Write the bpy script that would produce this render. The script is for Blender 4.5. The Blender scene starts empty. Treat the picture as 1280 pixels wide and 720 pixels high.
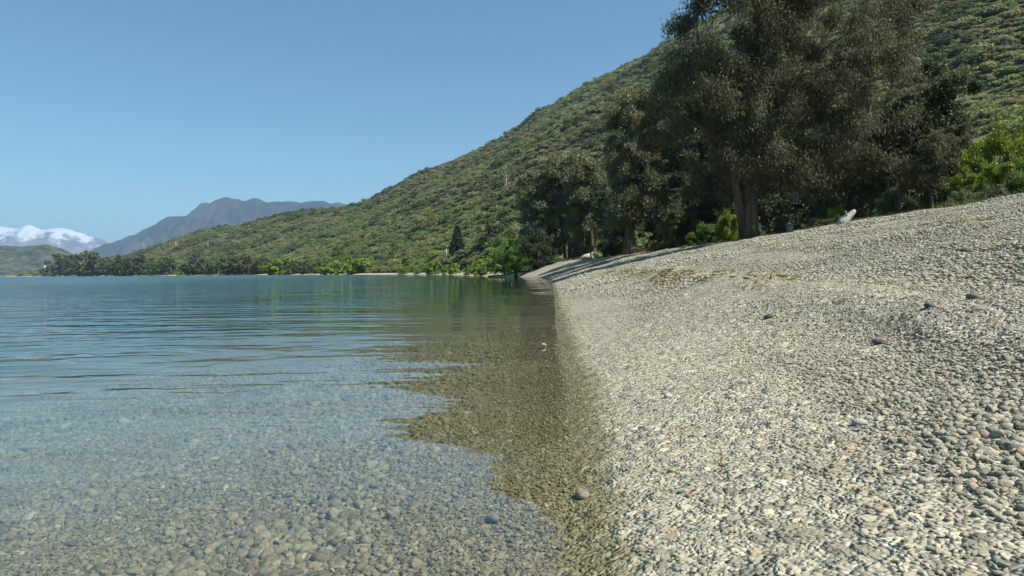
import bpy, math, random
import numpy as np
from mathutils import Vector, Matrix
R = math.radians
rng = np.random.default_rng(7)
random.seed(7)
scn = bpy.context.scene
col = scn.collection

# ------------------------------------------------------------------ camera
CAM_H = 0.8
FPX = 850.0                                   # focal length in pixels of a 1280 wide frame
PITCH, ROLL = R(-1.395), R(0.55)
cam_d = bpy.data.cameras.new('camera')
cam = bpy.data.objects.new('camera', cam_d); col.objects.link(cam)
cam_d.sensor_width = 36.0; cam_d.lens = FPX / 1280 * 36
cam_d.clip_start = 0.05; cam_d.clip_end = 80000
CAMROT = Matrix.Rotation(R(90) + PITCH, 3, 'X') @ Matrix.Rotation(-ROLL, 3, 'Z')
cam.matrix_world = Matrix.Translation((0, 0, CAM_H)) @ CAMROT.to_4x4()
scn.camera = cam

def ray(px, py):
    d = CAMROT @ Vector(((px - 640) / FPX, (360 - py) / FPX, -1.0))
    return d
def at(px, py, Y):
    d = ray(px, py); k = Y / d.y
    return d.x * k, Y, CAM_H + d.z * k

# ------------------------------------------------------------------ object helpers
def tag(o, label=None, cat=None, group=None, kind=None):
    if label: o['label'] = label
    if cat: o['category'] = cat
    if group: o['group'] = group
    if kind: o['kind'] = kind
    return o
def link(name, me, mats=None, parent=None):
    o = bpy.data.objects.new(name, me); col.objects.link(o)
    if mats is not None:
        for m in (mats if isinstance(mats, (list, tuple)) else [mats]): me.materials.append(m)
    if parent is not None: o.parent = parent
    return o
def empty(name, loc, rz=0, sc=1):
    o = bpy.data.objects.new(name, None); col.objects.link(o)
    o.location = loc; o.rotation_euler = (0, 0, rz); o.scale = (sc, sc, sc)
    o.empty_display_size = .2
    return o
KIDS = {}
def copy_tree(o, parent=None):
    c = o.copy(); col.objects.link(c)
    if parent is not None: c.parent = parent
    for ch in o.children: copy_tree(ch, c)
    return c
def mesh_from(verts, quads=None, tris=None, smooth=False, tone=None):
    """numpy verts (N,3), quads (M,4), tris (K,3) to a mesh; tone is one float per face"""
    me = bpy.data.meshes.new('mesh')
    verts = np.asarray(verts, np.float32)
    q = np.zeros((0, 4), np.int32) if quads is None else np.asarray(quads, np.int32)
    t = np.zeros((0, 3), np.int32) if tris is None else np.asarray(tris, np.int32)
    me.vertices.add(len(verts)); me.vertices.foreach_set('co', verts.ravel())
    nl = len(q) * 4 + len(t) * 3; nf = len(q) + len(t)
    me.loops.add(nl); me.loops.foreach_set('vertex_index', np.concatenate([q.ravel(), t.ravel()]))
    me.polygons.add(nf)
    st = np.concatenate([np.arange(len(q)) * 4, len(q) * 4 + np.arange(len(t)) * 3]).astype(np.int32)
    me.polygons.foreach_set('loop_start', st)
    me.polygons.foreach_set('use_smooth', np.full(nf, smooth, bool))
    if tone is not None:
        a = me.attributes.new('tone', 'FLOAT', 'FACE'); a.data.foreach_set('value', np.asarray(tone, np.float32))
    me.update(calc_edges=True)
    return me
class MB:
    """collects tubes / boxes / lumps into one mesh"""
    def __init__(s): s.v, s.q, s.t, s.n = [], [], [], 0
    def add(s, v, q=None, t=None):
        v = np.asarray(v, float)
        if q is not None and len(q): s.q.append(np.asarray(q, int) + s.n)
        if t is not None and len(t): s.t.append(np.asarray(t, int) + s.n)
        s.v.append(v); s.n += len(v)
    def tube(s, pts, rad, n=7, rough=0.0, caps=True):
        pts = np.asarray(pts, float); rad = np.asarray(rad, float)
        m = len(pts)
        d = np.gradient(pts, axis=0); d /= np.linalg.norm(d, axis=1)[:, None] + 1e-9
        up = np.array([0., 0., 1.]) if abs(d[0, 2]) < .9 else np.array([1., 0., 0.])
        u = np.cross(d, up); u /= np.linalg.norm(u, axis=1)[:, None] + 1e-9
        w = np.cross(d, u)
        a = np.arange(n) * 2 * math.pi / n
        rr = rad[:, None] * (1 + rough * rng.standard_normal((m, n)))
        v = pts[:, None] + u[:, None] * (np.cos(a)[None, :, None] * rr[..., None]) + w[:, None] * (np.sin(a)[None, :, None] * rr[..., None])
        v = v.reshape(-1, 3)
        i = np.arange(m - 1)[:, None] * n; j = np.arange(n)[None]; k = (j + 1) % n
        q = np.stack([i + j, i + k, i + n + k, i + n + j], -1).reshape(-1, 4)
        if caps:
            v = np.vstack([v, pts[0], pts[-1]])
            b = m * n
            jj = np.arange(n); kk = (jj + 1) % n
            t = np.vstack([np.stack([np.full(n, b), kk, jj], 1), np.stack([np.full(n, b + 1), (m - 1) * n + jj, (m - 1) * n + kk], 1)])
            s.add(v, q, t)
        else: s.add(v, q)
    def box(s, x0, x1, y0, y1, z0, z1, taper=0.0):
        c = ((x0 + x1) / 2, (y0 + y1) / 2); f = 1 - taper
        v = []
        for z, k in ((z0, f), (z1, 1)):
            for x, y in ((x0, y0), (x1, y0), (x1, y1), (x0, y1)):
                v.append((c[0] + (x - c[0]) * k, c[1] + (y - c[1]) * k, z))
        s.add(v, [(3, 2, 1, 0), (4, 5, 6, 7), (0, 1, 5, 4), (1, 2, 6, 5), (2, 3, 7, 6), (3, 0, 4, 7)])
    def build(s, name, mats, parent=None, smooth=True):
        me = mesh_from(np.vstack(s.v), np.vstack(s.q) if s.q else None, np.vstack(s.t) if s.t else None, smooth)
        return link(name, me, mats, parent)

# ------------------------------------------------------------------ noise
_T = np.random.default_rng(3).random((256, 256))
def vnoise(x, y):
    xi = np.floor(x).astype(int); yi = np.floor(y).astype(int)
    fx = x - xi; fy = y - yi
    fx = fx * fx * (3 - 2 * fx); fy = fy * fy * (3 - 2 * fy)
    g = lambda a, b: _T[a & 255, b & 255]
    return (g(xi, yi) * (1 - fx) * (1 - fy) + g(xi + 1, yi) * fx * (1 - fy) + g(xi, yi + 1) * (1 - fx) * fy + g(xi + 1, yi + 1) * fx * fy) * 2 - 1
def fbm(x, y, sc, octv=4, gain=.5):
    s = 0; a = 1; f = 1 / sc
    for k in range(octv):
        s = s + a * vnoise(x * f + 17.3 * k, y * f + 9.1 * k); a *= gain; f *= 2.03
    return s
def sstep(a, b, x):
    t = np.clip((x - a) / (b - a), 0, 1); return t * t * (3 - 2 * t)

# ------------------------------------------------------------------ terrain
SH = np.array([(-2.5, -400), (-1.5, -60), (-.5, -12), (-.10, -2), (.02, 0), (.11, 1.5), (.22, 2.8), (.37, 4.3), (.47, 6.5), (.64, 10), (.95, 15), (1.25, 20),
               (1.95, 32), (2.9, 48), (3.7, 62), (4.0, 74), (3.0, 86), (0.6, 98), (-5, 118), (-11, 150), (-19, 200), (-40, 250), (-70, 300), (-112, 370), (-160, 450),
               (-265, 560), (-400, 700), (-600, 930), (-830, 1180), (-1150, 1420), (-1700, 1800), (-4000, 2500), (-9000, 3000)], float)
def shore_x(Y):
    return np.interp(Y, SH[:, 1], SH[:, 0])
def sdist(X, Y):
    d2 = np.full(X.shape, 1e18)
    for (ax, ay), (bx, by) in zip(SH[:-1], SH[1:]):
        dx, dy = bx - ax, by - ay
        t = np.clip(((X - ax) * dx + (Y - ay) * dy) / (dx * dx + dy * dy), 0, 1)
        d2 = np.minimum(d2, (X - ax - t * dx) ** 2 + (Y - ay - t * dy) ** 2)
    return np.sqrt(d2) * np.where(X > shore_x(Y), 1, -1)
def crest(Y):
    return (np.interp(Y, [-50, 20, 46, 62, 76, 92, 110, 160, 300, 2000], [14, 13.5, 13.0, 10.6, 8.6, 6.2, 5.0, 4.0, 4.5, 7]),
            np.interp(Y, [-50, 20, 46, 62, 95, 106, 120, 160, 300, 2000], [2.9, 2.85, 2.78, 2.7, 2.2, 1.2, .8, .65, .6, .9]))
# ridge of the big hill: picture column, picture row, distance
RIDGE = [(-60, 345, 1500), (0, 343, 1450), (40, 340, 1400), (62, 337, 1330), (110, 328, 1200), (150, 320, 1120), (200, 304, 1040), (250, 287, 980), (300, 279, 930), (350, 269, 900), (400, 262, 870), (440, 255, 840), (480, 239, 800), (520, 218, 760), (560, 201, 740), (600, 184, 720), (640, 163, 700), (680, 134, 680), (720, 107, 660), (760, 88, 640), (800, 69, 620), (830, 54, 610), (900, 16, 600), (1000, -53, 580), (1100, -108, 570), (1200, -148, 560), (1280, -178, 560)]
FOOT = [(-60, 1400), (52, 1230), (154, 735), (338, 480), (442, 325), (559, 225), (640, 150), (700, 128), (760, 132), (830, 125), (940, 118), (1100, 110), (1280, 90)]
rth, rr_, rz_ = [], [], []
for px, py, Y in RIDGE:
    x, y, z = at(px, py, Y); rth.append(math.atan2(x, y)); rr_.append(math.hypot(x, y)); rz_.append(z)
for a, r_, z_ in ((R(60), 560, 300), (R(100), 520, 260), (R(140), 500, 120), (R(175), 500, 5), (R(181), 500, 2)):
    rth.append(a); rr_.append(r_); rz_.append(z_)
fth = [math.atan2((px - 640) / FPX * Y, Y) for px, Y in FOOT] + [R(60), R(120), R(181)]
fr = [math.hypot((px - 640) / FPX * Y, Y) for px, Y in FOOT] + [90, 90, 90]
def terrain(X, Y):
    X = np.asarray(X, float); Y = np.asarray(Y, float)
    s = sdist(X, Y); c, zc = crest(Y)
    r = np.hypot(X, Y); th = np.arctan2(X, Y)
    d = np.maximum(-s, 0)
    bed = -(7.0 * (1 - np.exp(-d / 85.0))) - .015 * np.minimum(d, 3) + .02 * fbm(X, Y, 1.4, 3) * np.minimum(1, d)
    u = np.clip(s, 0, None) / c
    b = zc * np.where(u < 1, u * 1.22 - .22 * u * u, 1.0)
    near = np.exp(-r / 60)
    wob = .9 * fbm(X, Y, 7, 2) + (Y * .02)
    b = b + near * (.10 * np.exp(-((s - 2.5 - wob * .5) / .42) ** 2) - .06 * np.exp(-((s - 3.4 - wob * .5) / .5) ** 2)
             + .10 * np.exp(-((s - 5.6 - wob) / .6) ** 2) + .09 * np.exp(-((s - 8.8 - wob) / .7) ** 2)) * (u < 1) * np.minimum(1, s)
    for s0, hh, seed in ((2.3, .045, 3), (4.3, .05, 11), (6.9, .065, 23)):
        on = sstep(-.15, .35, fbm(X * .6 + seed * 31, Y * .9, 1.4, 2)) * near * (u < 1)
        q = s - s0 - wob * .6 - .25 * fbm(X + seed, Y, 1.1, 2)
        b = b + on * hh * (sstep(-.09, .09, q) - sstep(-.1, 1.6, q))
    b = b + .02 * fbm(X, Y, .5, 2) * near * sstep(.3, 1.5, s)
    b = b + .06 * fbm(X, Y, 2.2, 3) * np.minimum(1, np.maximum(s, 0) * .6) * sstep(0, .5, s)
    b = b + np.maximum(s - c, 0).clip(0, 60) * .02
    rf = np.interp(th, fth, fr); rd = np.interp(th, rth, rr_); zd = np.interp(th, rth, rz_)
    t = (r - rf) / np.maximum(rd - rf, 40)
    tc = np.clip(t, 0, 1)
    h = np.maximum(zd - 4, 0) * (tc ** 1.12)
    h = np.where(t > 1, np.maximum(zd - 4, 0) * (1 - .5 * sstep(1, 2.2, t)), h)
    rough = (fbm(X, Y, 90, 4) * 6 + fbm(X, Y, 30, 3) * 2.2) * sstep(0, .25, t) * np.clip(zd / 120, 0, 1) * (1 - .55 * sstep(.75, 1.0, t))
    z = np.where(s < 0, bed, b + h + rough)
    return z, s, c
def gz(x, y):
    return float(terrain(np.array([x]), np.array([y]))[0][0])

# ------------------------------------------------------------------ material helpers
def mat(name):
    m = bpy.data.materials.new(name); m.use_nodes = True
    m.node_tree.nodes.clear()
    return m, m.node_tree
class NT:
    def __init__(s, nt): s.nt = nt
    def n(s, t, **k):
        nd = s.nt.nodes.new(t)
        for a, v in k.items(): setattr(nd, a, v)
        return nd
    def l(s, a, b): s.nt.links.new(a, b)
    def math(s, op, a, b=None, c=None, clamp=False):
        nd = s.n('ShaderNodeMath', operation=op); nd.use_clamp = clamp
        for i, v in enumerate((a, b, c)):
            if v is None: continue
            if isinstance(v, (int, float)): nd.inputs[i].default_value = v
            else: s.l(v, nd.inputs[i])
        return nd.outputs[0]
    def ramp(s, fac, stops, interp='LINEAR'):
        nd = s.n('ShaderNodeValToRGB'); e = nd.color_ramp; e.interpolation = interp
        while len(e.elements) < len(stops): e.elements.new(.5)
        for el, (p, c) in zip(e.elements, stops):
            el.position = p; el.color = (c[0], c[1], c[2], 1)
        s.l(fac, nd.inputs[0]); return nd.outputs[0]
    def mix(s, fac, a, b, mode='MIX'):
        nd = s.n('ShaderNodeMix', data_type='RGBA', blend_type=mode)
        for k, v in ((0, fac), (6, a), (7, b)):
            if isinstance(v, (int, float)): nd.inputs[k].default_value = v
            elif isinstance(v, tuple): nd.inputs[k].default_value = (*v, 1)
            else: s.l(v, nd.inputs[k])
        return nd.outputs[2]
    def noise(s, vec, scale, detail=3, rough=.5, dim='3D'):
        nd = s.n('ShaderNodeTexNoise'); nd.noise_dimensions = dim
        nd.inputs['Scale'].default_value = scale; nd.inputs['Detail'].default_value = detail; nd.inputs['Roughness'].default_value = rough
        if vec is not None: s.l(vec, nd.inputs['Vector'])
        return nd.outputs[0]
    def voro(s, vec, scale, feature='F1'):
        nd = s.n('ShaderNodeTexVoronoi', feature=feature); nd.inputs['Scale'].default_value = scale
        s.l(vec, nd.inputs['Vector']); return nd
    def mapr(s, v, a, b, c=0, d=1, smooth=False):
        nd = s.n('ShaderNodeMapRange'); nd.clamp = True
        if smooth: nd.interpolation_type = 'SMOOTHSTEP'
        s.l(v, nd.inputs[0])
        for i, x in enumerate((a, b, c, d)): nd.inputs[i + 1].default_value = x
        return nd.outputs[0]
    def pos(s): return s.n('ShaderNodeNewGeometry').outputs['Position']
    def sep(s, v):
        nd = s.n('ShaderNodeSeparateXYZ'); s.l(v, nd.inputs[0]); return nd.outputs
    def out(s, sh, vol=None):
        o = s.n('ShaderNodeOutputMaterial')
        if sh is not None: s.l(sh, o.inputs[0])
        if vol is not None: s.l(vol, o.inputs[1])
    def principled(s, color, rough=.7, spec=.5, normal=None):
        p = s.n('ShaderNodeBsdfPrincipled')
        if isinstance(color, tuple): p.inputs['Base Color'].default_value = (*color, 1)
        else: s.l(color, p.inputs['Base Color'])
        if isinstance(rough, (int, float)): p.inputs['Roughness'].default_value = rough
        else: s.l(rough, p.inputs['Roughness'])
        p.inputs['Specular IOR Level'].default_value = spec
        if normal is not None: s.l(normal, p.inputs['Normal'])
        return p.outputs[0]
    def bump(s, h, dist, strength=1.0, normal=None):
        b = s.n('ShaderNodeBump'); b.inputs['Strength'].default_value = strength
        if isinstance(dist, (int, float)): b.inputs['Distance'].default_value = dist
        else: s.l(dist, b.inputs['Distance'])
        s.l(h, b.inputs['Height'])
        if normal is not None: s.l(normal, b.inputs['Normal'])
        return b.outputs[0]

STONE = [(0, (0.167, 0.164, 0.124)), (0.12, (0.235, 0.223, 0.167)), (0.35, (0.317, 0.299, 0.223)), (0.55, (0.379, 0.354, 0.26)), (0.75, (0.432, 0.402, 0.296)), (0.88, (0.515, 0.479, 0.361)), (0.93, (0.348, 0.268, 0.164)), (0.97, (0.251, 0.266, 0.198)), (1, (0.571, 0.551, 0.436))]
WET = .05
def wet_mix(T, c, z):
    """stones below the water line and the damp strip beside it are darker and browner: a wet stain with its own edge"""
    nz = T.math('ADD', z, T.math('MULTIPLY', T.noise(T.pos(), 4.0, 4), -.07))
    w = T.mapr(nz, .03, -.012, 0, 1, True)
    dk = T.mix(1.0, c, (.52, .50, .345), 'MULTIPLY')
    return T.mix(w, c, dk), w

def gravel_material(name):
    m, nt = mat(name); T = NT(nt)
    P = T.pos(); z = T.sep(P)[2]
    warp = T.n('ShaderNodeVectorMath', operation='ADD')
    nz = T.n('ShaderNodeTexNoise'); nz.inputs['Scale'].default_value = 9; T.l(P, nz.inputs['Vector'])
    sc = T.n('ShaderNodeVectorMath', operation='SCALE'); sc.inputs['Scale'].default_value = .05
    T.l(nz.outputs['Color'], sc.inputs[0]); T.l(P, warp.inputs[0]); T.l(sc.outputs[0], warp.inputs[1])
    v1 = T.voro(warp.outputs[0], 26); v2 = T.voro(warp.outputs[0], 70); v3 = T.voro(warp.outputs[0], 7)
    s1 = T.sep(v1.outputs['Color']); s2 = T.sep(v2.outputs['Color']); s3 = T.sep(v3.outputs['Color'])
    c1 = T.ramp(s1[0], STONE); c2 = T.ramp(s2[0], STONE); c3 = T.ramp(s3[0], STONE)
    big = T.noise(P, .55, 4)
    pick = T.math('GREATER_THAN', s1[1], .45)
    c = T.mix(pick, c2, c1)
    c = T.mix(T.math('MULTIPLY', T.math('GREATER_THAN', s3[1], .72), T.math('LESS_THAN', v3.outputs['Distance'], .38)), c, c3)
    c = T.mix(T.mapr(big, .35, .7, .0, .3), c, T.mix(1.0, c, (.62, .61, .55), 'MULTIPLY'))
    c, w = wet_mix(T, c, z)
    h = T.math('ADD', T.math('MULTIPLY', v1.outputs['Distance'], T.math('MULTIPLY', pick, -1.0)), T.math('MULTIPLY', v2.outputs['Distance'], -.4))
    h = T.math('ADD', h, T.math('MULTIPLY', T.math('MINIMUM', v3.outputs['Distance'], .4), -2.2))
    b = T.bump(h, .035, .9)
    T.out(T.principled(c, T.mapr(w, 0, 1, .85, .45), .3, b))
    return m
def pebble_material(name):
    m, nt = mat(name); T = NT(nt)
    oi = T.n('ShaderNodeObjectInfo'); P = T.pos(); z = T.sep(P)[2]
    c = T.ramp(oi.outputs['Random'], STONE)
    tc = T.n('ShaderNodeTexCoord').outputs['Object']
    sp = T.noise(tc, 5, 5, .65)
    c = T.mix(T.mapr(sp, .35, .68), T.mix(1.0, c, (.72, .72, .70), 'MULTIPLY'), c)
    veins = T.mapr(T.math('ABSOLUTE', T.math('SUBTRACT', T.noise(tc, 1.6, 2), .5)), .0, .018, 1, 0)
    vm = T.math('MULTIPLY', veins, T.math('GREATER_THAN', T.math('FRACT', T.math('MULTIPLY', oi.outputs['Random'], 37.7)), .72))
    c = T.mix(T.math('MULTIPLY', vm, .6), c, (.7, .69, .66))
    cw, w = wet_mix(T, c, z)
    pale = T.math('MULTIPLY', T.math('GREATER_THAN', T.math('FRACT', T.math('MULTIPLY', oi.outputs['Random'], 91.3)), .94), .45)
    c = T.mix(pale, cw, c)
    b = T.bump(sp, .12, .35)
    T.out(T.principled(c, T.mapr(w, 0, 1, .8, .4), .35, b))
    return m
def stone_material(name, col_):
    m, nt = mat(name); T = NT(nt)
    tc = T.n('ShaderNodeTexCoord').outputs['Object']
    sp = T.noise(tc, 14, 5, .65)
    c = T.mix(T.mapr(sp, .3, .7), tuple(.68 * x for x in col_), col_)
    T.out(T.principled(c, .7, .35, T.bump(sp, .03, .5)))
    return m
def foliage(name, dark, mid, light, rough=.55, spec=.35, transl=.22, accent=None, vary=.25):
    m, nt = mat(name); T = NT(nt)
    at_ = T.n('ShaderNodeAttribute'); at_.attribute_name = 'tone'
    oi = T.n('ShaderNodeObjectInfo')
    stops = [(0, dark), (.5, mid), (.93 if accent else 1, light)]
    if accent: stops.append((1, accent))
    c = T.ramp(at_.outputs['Fac'], stops)
    hs = T.n('ShaderNodeHueSaturation')
    T.l(T.mapr(oi.outputs['Random'], 0, 1, .5 - .035 * vary * 4, .5 + .03 * vary * 4), hs.inputs['Hue'])
    T.l(T.mapr(T.math('FRACT', T.math('MULTIPLY', oi.outputs['Random'], 13.7)), 0, 1, 1 - vary, 1 + vary), hs.inputs['Value'])
    T.l(c, hs.inputs['Color'])
    p = T.principled(hs.outputs[0], rough, spec)
    tr = T.n('ShaderNodeBsdfTranslucent'); T.l(hs.outputs[0], tr.inputs[0])
    mx = T.n('ShaderNodeMixShader'); mx.inputs[0].default_value = transl
    T.l(p, mx.inputs[1]); T.l(tr.outputs[0], mx.inputs[2])
    T.out(mx.outputs[0]); return m
def bark(name, a, b, scale=3, stretch=.15):
    m, nt = mat(name); T = NT(nt)
    tc = T.n('ShaderNodeTexCoord').outputs['Object']
    mp = T.n('ShaderNodeMapping'); mp.inputs['Scale'].default_value = (1, 1, stretch); T.l(tc, mp.inputs[0])
    n1 = T.noise(mp.outputs[0], scale, 6, .65)
    c = T.ramp(n1, [(.32, a), (.62, b)])
    T.out(T.principled(c, .85, .2, T.bump(n1, .06, .8))); return m
def plain(name, c, rough=.6, spec=.4, sc=6, var=.2):
    m, nt = mat(name); T = NT(nt)
    tc = T.n('ShaderNodeTexCoord').outputs['Object']
    n1 = T.noise(tc, sc, 5, .6)
    cc = T.mix(T.mapr(n1, .3, .7), tuple(x * (1 - var) for x in c), c)
    T.out(T.principled(cc, rough, spec, T.bump(n1, .01, .3))); return m

M = {}
M['gravel'] = gravel_material('gravel')
M['pebble'] = pebble_material('pebble')

def hill_material():
    m, nt = mat('hill_ground'); T = NT(nt)
    P = T.pos()
    a = T.noise(P, .035, 5, .6); b = T.noise(P, .35, 5, .65)
    c = T.ramp(b, [(.3, (.06, .07, .032)), (.5, (.11, .12, .055)), (.7, (.17, .165, .08))])
    c = T.mix(T.mapr(a, .42, .68), c, T.ramp(b, [(.3, (.07, .062, .03)), (.7, (.15, .125, .065))]))
    T.out(T.principled(c, .9, .15, T.bump(b, 1.2, .6))); return m
M['hill'] = hill_material()

# ------------------------------------------------------------------ ground sheet (polar grid, fine near the camera)
th_in = np.arange(-42, 42.01, .22); th_out = np.arange(44, 317, 2.5)
TH = np.radians(np.concatenate([th_in, th_out])); NTh = len(TH)
RR = [0.12]
while RR[-1] < 6500: RR.append(RR[-1] * (1.06 if RR[-1] < 1 else 1.0165 if RR[-1] < 130 else 1.014 if RR[-1] < 1300 else 1.05))
RR = np.array(RR)
gX = RR[:, None] * np.sin(TH)[None]; gY = RR[:, None] * np.cos(TH)[None]
gZ, gS, gC = terrain(gX.ravel(), gY.ravel())
gV = np.stack([gX.ravel(), gY.ravel(), gZ], 1)
i = np.arange(len(RR) - 1)[:, None] * NTh; j = np.arange(NTh)[None]; k = (j + 1) % NTh
gQ = np.stack([i + j, i + NTh + j, i + NTh + k, i + k], -1).reshape(-1, 4)[:, ::-1]
fs = gS[gQ].mean(1); fc = gC[gQ].mean(1)
def sub_sheet(name, mask, m):
    q = gQ[mask]; used, inv = np.unique(q, return_inverse=True)
    tri = None
    me = mesh_from(gV[used], inv.reshape(-1, 4), None, True)
    return tag(link(name, me, m), kind='structure')
bed_o = sub_sheet('lake_bed', fs < 0, M['gravel'])
beach_o = sub_sheet('beach', (fs >= 0) & (fs < fc + .5), M['gravel'])
hill_o = sub_sheet('hill', fs >= fc + .5, M['hill'])

# ------------------------------------------------------------------ water
def water_material():
    m, nt = mat('lake_water'); T = NT(nt)
    geo = T.n('ShaderNodeNewGeometry'); P = geo.outputs['Position']
    xyz = T.sep(P)
    def mp(rot, sx, sy):
        n_ = T.n('ShaderNodeMapping'); n_.inputs['Rotation'].default_value = (0, 0, R(rot)); n_.inputs['Scale'].default_value = (sx, sy, 1)
        T.l(P, n_.inputs[0]); return n_.outputs[0]
    h1 = T.noise(mp(14, .45, 1.5), 1.0, 1.5, .45)
    h2 = T.noise(mp(-20, 1.5, 3.6), 1.0, 2, .5)
    h3 = T.noise(mp(5, .10, .3), 1.0, 2, .5)
    patch = T.noise(P, .07, 2)
    off = T.mapr(T.math('ADD', xyz[0], T.math('MULTIPLY', xyz[1], .04)), .6, -3.2, .09, 1, True)
    y_near = T.mapr(xyz[1], 2.0, 7.0, .45, 1, True)
    amp = T.math('MULTIPLY', T.math('MULTIPLY', off, y_near), T.mapr(patch, .35, .65, .55, 1.2))
    h = T.math('ADD', T.math('MULTIPLY', h1, 1.0), T.math('MULTIPLY', h2, .40))
    far = T.mapr(T.math('ADD', xyz[0], T.math('MULTIPLY', xyz[1], .06)), -4, -40, 1, 4.5, True)
    h = T.math('ADD', T.math('MULTIPLY', T.math('MULTIPLY', h, amp), far), T.math('MULTIPLY', h3, .8))
    sw = T.math('MAXIMUM', T.math('SUBTRACT', T.math('ADD', 5.6, T.math('MULTIPLY', T.noise(P, .8, 2), .18)), xyz[1]), 0.0)   # a low swell running up at the camera's feet
    h = T.math('ADD', h, T.math('MULTIPLY', T.math('MULTIPLY', sw, sw), .118))
    nrm = T.bump(h, .075, 1.0)
    dp = T.n('ShaderNodeVectorMath', operation='DOT_PRODUCT'); T.l(nrm, dp.inputs[0]); T.l(geo.outputs['Incoming'], dp.inputs[1])
    c = T.math('ABSOLUTE', dp.outputs['Value'])
    F = T.math('ADD', T.math('MULTIPLY', T.math('POWER', T.math('SUBTRACT', 1.0, c, clamp=True), 5.0), .98), .02, clamp=True)
    tr = T.n('ShaderNodeBsdfTransparent')
    gl = T.n('ShaderNodeBsdfGlossy'); T.l(T.mapr(T.math('ADD', xyz[0], T.math('MULTIPLY', xyz[1], .10)), -5, -45, .025, .15), gl.inputs['Roughness']); T.l(nrm, gl.inputs['Normal'])
    mx = T.n('ShaderNodeMixShader'); T.l(F, mx.inputs[0]); T.l(tr.outputs[0], mx.inputs[1]); T.l(gl.outputs[0], mx.inputs[2])
    va = T.n('ShaderNodeVolumeAbsorption'); va.inputs['Color'].default_value = (.56, .70, .52, 1); va.inputs['Density'].default_value = .24
    vs_ = T.n('ShaderNodeVolumeScatter'); vs_.inputs['Color'].default_value = (.20, .62, .88, 1); vs_.inputs['Density'].default_value = .035
    ad = T.n('ShaderNodeAddShader'); T.l(va.outputs[0], ad.inputs[0]); T.l(vs_.outputs[0], ad.inputs[1])
    T.out(mx.outputs[0], ad.outputs[0]); return m
wb = MB(); wb.box(-9000, 3000, -3000, 6000, -12, 0)
lake = wb.build('lake', water_material(), None, False); tag(lake, kind='structure')

# ------------------------------------------------------------------ far mountains
def mountain(name, pts, Y, depth, m, rough, seed, base=-14):
    """ridge whose crest passes through the listed picture points, a solid range of the given depth"""
    px = np.array([p[0] for p in pts], float); py = np.array([p[1] for p in pts], float)
    cols = np.linspace(px[0], px[-1], 220); rows = np.interp(cols, px, py)
    crest_pts = np.array([at(a, b, Y) for a, b in zip(cols, rows)])
    crest_pts[:, 2] += fbm(crest_pts[:, 0] + seed * 100, crest_pts[:, 0] * 0 + seed, depth * .13, 4) * rough * .07
    n = 70; t = np.linspace(-1, 1, n)
    V = []
    for u in t:
        yy = Y + u * depth
        x = crest_pts[:, 0] * (1 + .0 * u)
        prof = (1 - abs(u)) ** 1.15
        rid = fbm(x + seed * 51, np.full_like(x, yy), depth * .35, 5, .55)
        rid = -np.abs(rid) * 1.5 * rough * prof * min(1, abs(u) * 4)
        z = base + (crest_pts[:, 2] - base) * prof + rid
        V.append(np.stack([x, np.full_like(x, yy), z], 1))
    V = np.vstack(V); nc = len(cols)
    a = np.arange(n - 1)[:, None] * nc; b = np.arange(nc - 1)[None]
    Q = np.stack([a + b, a + b + 1, a + nc + b + 1, a + nc + b], -1).reshape(-1, 4)
    return tag(link(name, mesh_from(V, Q, None, True), m), kind='structure')
def rock_mat(name, lo, hi, sc, snow=None):
    m, nt = mat(name); T = NT(nt); P = T.pos()
    n1 = T.noise(P, sc, 6, .65); n2 = T.noise(P, sc * .25, 4, .6)
    c = T.ramp(T.math('ADD', T.math('MULTIPLY', n1, .6), T.math('MULTIPLY', n2, .4)), [(.38, lo), (.62, hi)])
    if snow:
        z = T.math('ADD', T.sep(P)[2], T.math('MULTIPLY', T.math('SUBTRACT', n1, .5), snow[2]))
        c = T.mix(T.mapr(z, snow[0], snow[1]), c, (.60, .61, .64))
    T.out(T.principled(c, .9, .1, T.bump(n1, 1 / sc * .25, .5))); return m
M['bluemtn'] = rock_mat('bush_mountain', (.012, .016, .015), (.050, .048, .040), .006)
M['snowmtn'] = rock_mat('snow_mountain', (.09, .08, .075), (.19, .16, .15), .0035, (600, 710, 1050))
M['darkhill'] = rock_mat('dark_bush_hill', (.010, .018, .008), (.085, .09, .045), .03)
mountain('mountain', [(60, 352), (100, 328), (136, 305), (170, 290), (205, 275), (230, 265), (252, 252), (270, 245), (286, 243), (300, 246), (320, 247), (338, 251), (350, 253), (362, 248), (380, 246), (402, 246), (416, 248), (450, 258), (520, 262), (620, 270)], 6000, 1500, M['bluemtn'], 420, 3)
mountain('snow_mountain', [(-160, 276), (-60, 284), (-20, 279), (0, 281), (20, 284), (38, 279), (52, 286), (66, 285), (84, 287), (100, 289), (112, 293), (126, 299), (145, 308), (170, 318), (260, 330)], 12000, 3000, M['snowmtn'], 300, 5)
mountain('far_hill', [(-260, 290), (-100, 300), (-20, 306), (10, 306), (30, 307), (46, 306), (58, 304), (66, 307), (78, 311), (92, 318), (110, 326), (150, 340), (200, 346)], 2750, 420, M['darkhill'], 22, 9, -10)

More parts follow.
